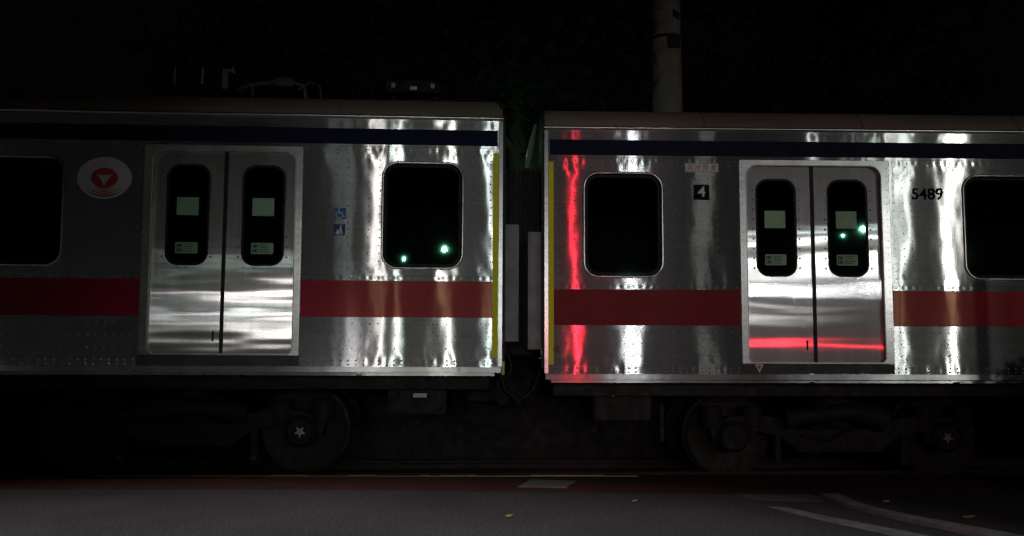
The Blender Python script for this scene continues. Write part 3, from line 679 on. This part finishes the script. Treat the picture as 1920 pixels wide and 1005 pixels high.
k3 = band('road_line', [(1.86, 8.07), (2.50, 8.02), (2.56, 7.86)], [(1.92, 7.78), (2.1, 7.70), (2.5, 7.64)], .0052, M['patch'], .004); k3['kind'] = 'structure'
for (x, y, r_, lab) in ((3.30, 6.92, .045, 'yellow fallen leaf on the asphalt near the right edge'), (-.02, 6.96, .03, 'pale fallen leaf on the asphalt at the centre'), (.98, 7.64, .025, 'small fallen leaf on the road right of centre'), (2.98, 7.62, .03, 'thin fallen leaf on the dark ground by the curved kerb')):
    lf = [(x - r_, y, .012), (x - r_ * .4, y + r_ * .5, .018), (x + r_ * .5, y + r_ * .4, .014), (x + r_, y - .01, .024), (x + r_ * .4, y - r_ * .45, .012), (x - r_ * .5, y - r_ * .4, .010)]
    me = MB().add(lf + [(a, b, c - .003) for a, b, c in lf], [(0, 1, 2, 3, 4, 5), (11, 10, 9, 8, 7, 6)] + [(i, (i + 1) % 6, 6 + (i + 1) % 6, 6 + i) for i in range(6)]).build('fallen_leaf', M['leaf'])
    tag(me, lab, 'leaf', 'fallen leaves')

# ------------------------------------------------------------------ behind the train
pm = MB().lathe([(-.14, .215), (3, .205), (5.0, .192), (9, .165)], (2.06, 12.2, 0), 'z', 40)
backdrop = MB().box(-40, 40, 11.35, 11.5, -.14, .98, b=.01).build('dark_backdrop', M['dark_iron']); tag(backdrop, 'low dark backdrop added behind the train to black out the view beneath it', 'backdrop')  # dark strip added behind the train to keep the space underneath black
pole = pm.build('utility_pole', M['concrete'], smooth=40)
tag(pole, 'round grey concrete pole rising behind the roof of the right car', 'utility pole')
MB().lathe([(-.02, .195), (-.02, .201), (.02, .201), (.02, .195)], (2.06, 12.2, 5.34), 'z', 40).build('steel_band', M['dark_iron'], pole, smooth=40)
MB().box(2.05, 2.20, 11.955, 12.01, 5.16, 5.33, b=.01).build('number_plate', M['dark_iron'], pole)
def tree(x, y, h, r, lab, th=.16):
    t = bpy.data.objects.new('tree', None); COL.objects.link(t); t.location = (x, y, -.14); tag(t, lab, 'tree', 'trees behind the train')
    tb = MB(); tb.tube([(0, 0, 0), (.05, .03, h * .35), (-.04, 0, h * .62), (.03, 0, h * .9)], [th * 1.15, th, th * .7, th * .2], 14)
    for k_ in range(7):
        a = random.uniform(0, 6.28); z = h * random.uniform(.45, .75); q = r * random.uniform(.5, .9)
        tb.tube([(0, 0, z), (q * .5 * math.cos(a), q * .5 * math.sin(a), z + .5), (q * math.cos(a), q * math.sin(a), z + 1.2)], [.06, .04, .015], 7)
    tb.build('trunk', M['bark'], t, smooth=60)
    cb = MB()
    clumps = [(random.gauss(0, r * .45), random.gauss(0, r * .4), h * random.uniform(.55, 1.05)) for _ in range(34)]
    for (cx, cy, cz) in clumps:
        for _ in range(110):
            px, py_, pz = cx + random.gauss(0, .38), cy + random.gauss(0, .38), cz + random.gauss(0, .30)
            a = Vector((random.uniform(-1, 1), random.uniform(-1, 1), random.uniform(-.6, .6))).normalized() * .11
            b = a.cross(Vector((random.uniform(-1, 1), random.uniform(-1, 1), 1))).normalized() * .045; p = Vector((px, py_, pz))
            cb.add([tuple(p - a), tuple(p + b), tuple(p + a), tuple(p - b)], [(0, 1, 2, 3)])
    cb.build('crown', M['foliage'], t)
tree(.10, 12.9, 7.5, 2.4, 'dark tree whose trunk shows in the gap between the cars', .19)
tree(-3.4, 15, 8.5, 2.8, 'dark tree behind the pantograph of the left car')
tree(5.6, 15.5, 8.0, 2.6, 'dark tree to the right of the concrete pole')

# ------------------------------------------------------------------ post and shrub added out of view on the right to shade the right car
t = MB().lathe([(0, .05), (2.15, .05), (2.19, .03)], (5.82, 6.0, 0), 'z', 20).build('shade_post', M['galv'], smooth=50)
tag(t, 'unseen round metal post added beyond the right edge to cast a thin shade on the right car', 'post')
t = bpy.data.objects.new('shade_bush', None); COL.objects.link(t); t.location = (6.3, 6.2, 0); tag(t, 'unseen leafy clump added beyond the right edge to shade the right car near its sill', 'shade_bush')
cb = MB()
for k_ in range(3200):
    a = random.uniform(0, 6.283); rr_ = .78 * random.random() ** .5; zz = random.random() ** .8 * (1.62 - .55 * (rr_ / .78) ** 2)
    p = Vector((rr_ * math.cos(a), rr_ * math.sin(a), zz)); d = Vector((random.uniform(-1, 1), random.uniform(-1, 1), random.uniform(-.6, .6))).normalized() * .07
    e = d.cross(Vector((random.uniform(-1, 1), random.uniform(-1, 1), 1))).normalized() * .035
    cb.add([tuple(p - d), tuple(p + e), tuple(p + d), tuple(p - e)], [(0, 1, 2, 3)])
cb.build('leaves', M['foliage'], t)
sb = MB()
for k_ in range(6):
    a = k_ * 1.05; sb.tube([(.06 * math.cos(a), .06 * math.sin(a), 0), (.25 * math.cos(a), .25 * math.sin(a), .7), (.45 * math.cos(a), .45 * math.sin(a), 1.15)], [.02, .015, .006], 6)
    if k_ == 0: sb.lathe([(0, .09), (.06, .05)], (0, 0, 0), 'z', 8)
sb.build('stems', M['bark'], t)
